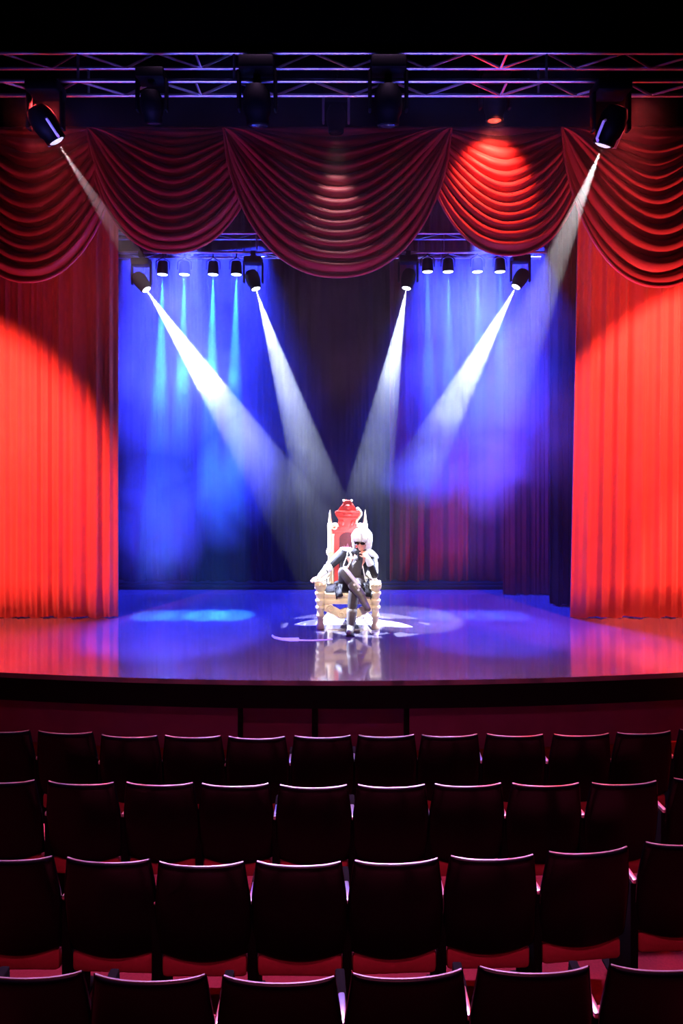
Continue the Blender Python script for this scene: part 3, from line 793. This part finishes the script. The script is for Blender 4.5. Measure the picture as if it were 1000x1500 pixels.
    rcone(bm, chest + Vector((0, 0.035, 0.02)), pelvis + Vector((0, 0.04, 0)), 0.14, 0.14)
    rcone(bm, shR, elR, 0.066, 0.052); rcone(bm, shL, elL, 0.066, 0.052); rcone(bm, elL, elL.lerp(wrL, 0.75), 0.052, 0.040); rcone(bm, elR, elR.lerp(wrR, 0.2), 0.052, 0.048)
    coat = remesh('coat', bm, M['leather'], root, 0.008, 3)
    for s, x0 in ((-1, -0.10), (1, 0.13)):      # coat tails hanging over both seat edges
        bm = bmesh.new()
        rows = []
        for j in range(9):
            t = j / 8
            row = []
            for i in range(9):
                a = i / 8
                x = x0 + s * (0.02 + 0.10 * a + 0.02 * math.sin(a * 9 + j))
                y = -0.03 - 0.30 * t + 0.015 * math.sin(a * 11)
                z = 0.11 - 0.05 * a - 0.04 * t - (0.10 * max(0, t - 0.75) / 0.25)
                row.append(bm.verts.new((x, y, z)))
            rows.append(row)
        for j in range(8):
            for i in range(8): bm.faces.new((rows[j][i], rows[j][i + 1], rows[j + 1][i + 1], rows[j + 1][i]))
        t = obj('coat_tail', bm, M['leather'], root); sm = t.modifiers.new('thickness', 'SOLIDIFY'); sm.thickness = 0.012
    # vest front
    bm = bmesh.new()
    rcone(bm, neck + Vector((-0.01, -0.045, -0.06)), chest + Vector((-0.01, -0.065, -0.03)), 0.045, 0.085)
    rcone(bm, chest + Vector((-0.01, -0.065, -0.03)), belly + Vector((0, -0.06, -0.02)), 0.085, 0.095)
    remesh('vest', bm, M['cloth'], root, 0.008, 3)
    # collar and neck scarf
    bm = bmesh.new(); rcone(bm, neck + Vector((-0.03, -0.02, 0.0)), neck + Vector((0.03, -0.02, 0.0)), 0.055, 0.055); rcone(bm, neck + Vector((-0.02, -0.05, -0.01)), neck + Vector((-0.02, -0.075, -0.09)), 0.03, 0.02)
    remesh('collar', bm, M['leather'], root, 0.007, 3)
    # white piping along lapels and coat edges
    def pipe(pts, r=0.009, nm='piping'):
        bm = bmesh.new(); tube(bm, pts, r, 8); return tag(obj(nm, bm, M['white'], root), 'white piping')
    pipe([W(509, 808, 8.86), W(508, 815, 8.83), W(505, 822, 8.82), W(502.5, 829, 8.83)], 0.006)
    pipe([W(512, 808, 8.86), W(515, 815, 8.80), W(513, 824, 8.77), W(507, 833, 8.74)], 0.0095)
    pipe([W(511, 816, 8.80), W(519, 818, 8.78), W(523, 816, 8.78)], 0.009)
    pipe([W(517, 827, 8.79), W(521, 822, 8.78)], 0.008)
    pipe([W(531, 829, 8.79), W(533, 840, 8.80), W(535, 850, 8.80), W(538, 857, 8.80)], 0.007)
    # strong light on the shoulders, built as white shapes
    def shoulder_glare(name, c, sc, rot):
        bm = bmesh.new(); ball(bm, c, 1.0, sc, rot, 20, 12)
        return tag(remesh(name, bm, M['white'], root, 0.007, 2), 'white shape for the lit shoulder')
    shoulder_glare('lit_shoulder', shR + Vector((0.06, -0.005, 0.042)), (0.115, 0.075, 0.030), Matrix.Rotation(0.16, 3, 'Y'))
    shoulder_glare('lit_shoulder', shL + Vector((-0.01, -0.02, 0.030)), (0.125, 0.090, 0.040), Matrix.Rotation(0.60, 3, 'Y'))
    bm = bmesh.new(); tube(bm, [shR + Vector((-0.035, -0.03, 0.045)), shR.lerp(elR, 0.5) + Vector((-0.035, -0.03, 0.035)), elR + Vector((-0.03, -0.03, 0.03))], [0.022, 0.020, 0.026], 10)  # white strip along the outer sleeve
    tag(obj('sleeve_strip', bm, M['white'], coat), 'white strip on the sleeve')
    bm = bmesh.new(); tube(bm, [shL + Vector((0.035, -0.05, -0.03)), shL.lerp(elL, 0.45) + Vector((0.045, -0.045, 0)), elL + Vector((0.035, -0.03, 0.03))], [0.032, 0.022, 0.008], 10)
    tag(obj('sleeve_strip', bm, M['white'], coat), 'white strip on the sleeve')
    # gauntlets and gloves
    bm = bmesh.new(); rcone(bm, elR.lerp(wrR, 0.12), wrR, 0.056, 0.036); rcone(bm, elR.lerp(wrR, 0.05), elR.lerp(wrR, 0.2), 0.05, 0.060)
    gl = remesh('gauntlet', bm, M['white'], root, 0.007, 2); tag(gl, 'white gauntlet')
    bm = bmesh.new()
    for t in (0.3, 0.5):
        q = elR.lerp(wrR, t); d = (wrR - elR).normalized()
        lathe(bm, [(0.058 - 0.02 * t, -0.006), (0.060 - 0.02 * t, 0.0), (0.058 - 0.02 * t, 0.006)], frame_to(q, d), 18)
    obj('strap', bm, M['leather'], gl)
    bm = bmesh.new(); rcone(bm, elL.lerp(wrL, 0.68), wrL, 0.046, 0.036)
    tag(remesh('cuff', bm, M['white'], root, 0.007, 2), 'white cuff')
    # glasses
    bm = bmesh.new()
    for s in (-1, 1):
        ball(bm, H(s * 0.036, -0.092, 0.004), 0.036, (1.0, 0.25, 0.55), hy)
        tube(bm, [H(s * 0.068, -0.080, 0.012), H(s * 0.084, -0.03, 0.012), H(s * 0.084, 0.01, 0.008)], 0.004, 6)
    tube(bm, [H(-0.02, -0.10, 0.012), H(0.02, -0.10, 0.012)], 0.006, 6)
    obj('sunglasses', bm, M['glasses'], root)
    # hair: full white bob with fringe and locks
    bm = bmesh.new()
    ball(bm, H(0, 0.025, 0.048), 0.120, (1.0, 1.0, 0.92), hy, 24, 16)
    ball(bm, H(0.090, 0.02, -0.015), 0.055, (0.7, 1.2, 1.8), hy)
    ball(bm, H(-0.088, 0.03, 0.0), 0.048, (0.65, 1.1, 1.5), hy)
    ball(bm, H(0, 0.08, -0.02), 0.085, (1.2, 0.7, 1.3), hy)
    rnd = random.Random(4)
    for k in range(60):
        a = rnd.uniform(-PI, PI)
        front = math.sin(a) < -0.5
        zs = [0.150, 0.125, 0.075, 0.045 if front else 0.0, rnd.uniform(0.018, 0.045) if front else rnd.uniform(-0.11, -0.06)]
        rs = [0.035, 0.085, 0.122, 0.126, 0.108 if front else rnd.uniform(0.10, 0.13)]
        tw = rnd.uniform(-0.35, 0.35)
        pts = [H(r * math.cos(a + tw * j / 4), 0.022 + r * math.sin(a + tw * j / 4), z) for j, (r, z) in enumerate(zip(rs, zs))]
        for j in range(4): rcone(bm, pts[j], pts[j + 1], [0.016, 0.018, 0.016, 0.013][j], [0.018, 0.016, 0.013, 0.005][j], 8)
    remesh('hair', bm, M['hair'], root, 0.006, 1)
    return root
performer()
# pool of light around the throne, built as a white floor shape
def painted_pool():
    root = thing('floor_light_pool', 'white curved shape for the pool of light on the stage floor around the throne', 'painted light pool', (0.02, 8.6, 0.0))
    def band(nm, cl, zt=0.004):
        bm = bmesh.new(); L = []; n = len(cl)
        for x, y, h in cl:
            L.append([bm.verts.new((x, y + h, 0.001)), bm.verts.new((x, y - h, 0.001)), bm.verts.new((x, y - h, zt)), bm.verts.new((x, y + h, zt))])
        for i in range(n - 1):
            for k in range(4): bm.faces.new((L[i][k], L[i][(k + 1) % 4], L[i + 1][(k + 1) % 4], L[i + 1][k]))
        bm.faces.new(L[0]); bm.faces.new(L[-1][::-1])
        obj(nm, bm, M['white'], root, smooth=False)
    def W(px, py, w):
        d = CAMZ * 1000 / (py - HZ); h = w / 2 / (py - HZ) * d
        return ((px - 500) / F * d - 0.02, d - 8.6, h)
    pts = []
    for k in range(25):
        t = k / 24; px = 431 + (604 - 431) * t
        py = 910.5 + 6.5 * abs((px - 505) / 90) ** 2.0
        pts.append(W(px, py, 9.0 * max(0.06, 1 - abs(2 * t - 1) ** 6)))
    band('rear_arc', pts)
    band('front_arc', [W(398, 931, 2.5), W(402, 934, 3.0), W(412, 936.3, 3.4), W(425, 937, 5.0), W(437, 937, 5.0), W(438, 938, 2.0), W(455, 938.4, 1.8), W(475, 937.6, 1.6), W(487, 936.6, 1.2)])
painted_pool()


# ------------------------------------------------------------------ auditorium seats
def make_seat():
    """origin: centre of the back's top edge; faces +y (the stage)."""
    root = thing('theatre_seat', 'black-backed theatre seat', 'theatre seat', (0, 0, 0), 0, 'rows of black theatre seats')
    bm = bmesh.new()
    NU, NT = 28, 26; H = 0.60
    def surf(u, t, side):
        w = 0.245 + 0.031 * min(1, t / 0.40) - 0.004 * max(0, t - 0.6)
        z = -H * t - (0.055 * (1 - u * u) - 0.03) * max(0, (t - 0.7) / 0.3) ** 2 + 0.010 * (abs(u) ** 5) * (1 - t)
        bow = -0.034 * (1 - u * u) * (1 - 0.4 * t)
        y = bow + 0.10 * t
        th = 0.022 * max(0.0, 1 - abs(u) ** 14) ** 0.5 * max(0.0, 1 - abs(2 * t - 1) ** 26) ** 0.5
        return Vector((w * u, y + side * th, z))
    g = {}
    for sd in (-1, 1):
        for i in range(NU + 1):
            for j in range(NT + 1):
                u = math.sin(PI / 2 * (-1 + 2 * i / NU)); t = 0.5 - 0.5 * math.cos(PI * j / NT)
                g[sd, i, j] = bm.verts.new(surf(u, t, sd))
        for i in range(NU):
            for j in range(NT):
                q = (g[sd, i, j], g[sd, i + 1, j], g[sd, i + 1, j + 1], g[sd, i, j + 1])
                bm.faces.new(q if sd < 0 else q[::-1])
    bmesh.ops.remove_doubles(bm, verts=bm.verts[:], dist=1e-4)
    obj('backrest', bm, M['shell'], root)
    bm = bmesh.new(); tube(bm, [surf(-0.97 + 1.94 * i / 30, 0.004, 0) + Vector((0, 0, 0.001)) for i in range(31)], 0.0055, 8)  # strip added to give the shell's top edge its highlight
    tag(obj('rim_highlight', bm, M['rim'], root), 'added glossy strip for the top edge highlight')
    bm = bmesh.new(); box(bm, -0.20, 0.20, 0.05, 0.085, -0.50, -0.09, 0.015)
    tag(obj('back_cushion', bm, M['uphol'], root), 'red upholstered front')
    bm = bmesh.new(); box(bm, -0.250, 0.250, 0.075, 0.52, -0.72, -0.585, 0.03)
    tag(obj('seat', bm, M['uphol'], root), 'red upholstered seat box')
    bm = bmesh.new()
    box(bm, -0.302, -0.252, 0.06, 0.37, -1.05, -0.275, 0.008); box(bm, -0.300, -0.254, 0.20, 0.37, -0.28, -0.25, 0.008)
    box(bm, -0.31, -0.244, 0.04, 0.46, -1.05, -1.03, 0.006)
    obj('stanchion', bm, M['black'], root)
    bm = bmesh.new(); box(bm, -0.294, -0.260, 0.045, 0.22, -0.275, -0.245, 0.010)
    tag(obj('armrest', bm, M['arm'], root), 'polished armrest')
    return root
def copy_tree(o, parent=None):
    c = o.copy(); COL.objects.link(c); c.parent = parent
    for ch in [x for x in scene.objects if x.parent == o]:
        copy_tree(ch, c)
    return c
ROWS = [
 [(-38,45,1070,1071),(55,137,1071,1074),(147,232,1077,1079),(241,324,1078,1079),(334,418,1080,1080),(430,514,1079,1078),(524,607,1078,1077),(617,700,1078,1076),(712,796,1076,1077),(811,891,1077,1075),(903,982,1075,1071),(993,1075,1070,1067)],
 [(-50,55,1144,1144),(70,168,1145,1148),(183,285,1147,1148),(294,395,1149,1149),(408,510,1151,1151),(522,624,1151,1150),(634,736,1150,1148),(747,850,1149,1148),(864,963,1149,1144),(980,1085,1142,1138)],
 [(-45,77,1256,1256),(97,221,1257,1261),(233,357,1264,1264),(374,501,1263,1264),(517,643,1263,1258),(657,783,1256,1253),(803,918,1251,1240),(940,1065,1236,1232)],
 [(-45,125,1425,1425),(135,305,1429,1430),(322,495,1431,1433),(512,680,1430,1420),(695,868,1418,1418),(885,1060,1416,1413)]]
ZT = [2.52, 2.45, 2.385, 2.31]
RN = ['front row nearest stage', 'second row from stage', 'third row from stage', 'rearmost row']
ORD = ['first', 'second', 'third', 'fourth', 'fifth', 'sixth', 'seventh', 'eighth', 'ninth', 'tenth', 'eleventh', 'twelfth']
proto = make_seat(); first = True
for r, row in enumerate(ROWS):
    for k, (xl, xr, yl, yr) in enumerate(row):
        dl = ZT[r] * 1000 / (yl - HZ); dr_ = ZT[r] * 1000 / (yr - HZ)
        a = Vector(((xl - 500) / F * dl, dl, 0)); b = Vector(((xr - 500) / F * dr_, dr_, 0))
        c = (a + b) / 2; yaw = 0.7 * math.atan2(b.y - a.y, b.x - a.x)
        o = proto if first else copy_tree(proto); first = False
        o.location = (c.x, c.y, CAMZ - ZT[r]); o.rotation_euler = (0, 0, yaw)
        n = len(row)
        if k == 0: where = 'cut by the left edge'
        elif k == n - 1: where = 'cut by the right edge'
        else: where = ORD[k] + ' from the left'
        o['label'] = 'black theatre seat, %s, %s' % (RN[r], where)
        o['group'] = 'theatre seats, ' + RN[r]

# ------------------------------------------------------------------ camera, world
cam = bpy.data.cameras.new('camera'); co = bpy.data.objects.new('camera', cam); COL.objects.link(co)
cam.sensor_fit = 'HORIZONTAL'; cam.sensor_width = 36; cam.lens = 36; cam.shift_y = -0.1
co.location = (0, 0, CAMZ); co.rotation_euler = (PI / 2, 0, 0); cam.clip_start = 0.05
scene.camera = co
w = bpy.data.worlds.new('world'); w.use_nodes = True; scene.world = w
w.node_tree.nodes['Background'].inputs['Color'].default_value = (0.0, 0.0, 0.0, 1)
w.node_tree.nodes['Background'].inputs['Strength'].default_value = 0.0
vs = scene.view_settings; vs.view_transform = 'Standard'; vs.look = 'None'; vs.exposure = 0; vs.gamma = 1; vs.use_curve_mapping = False
cy = scene.cycles
cy.use_denoising = True
cy.max_bounces = 6; cy.diffuse_bounces = 3; cy.glossy_bounces = 3; cy.volume_bounces = 0
cy.sample_clamp_indirect = 30
cy.volume_step_rate = 1.0
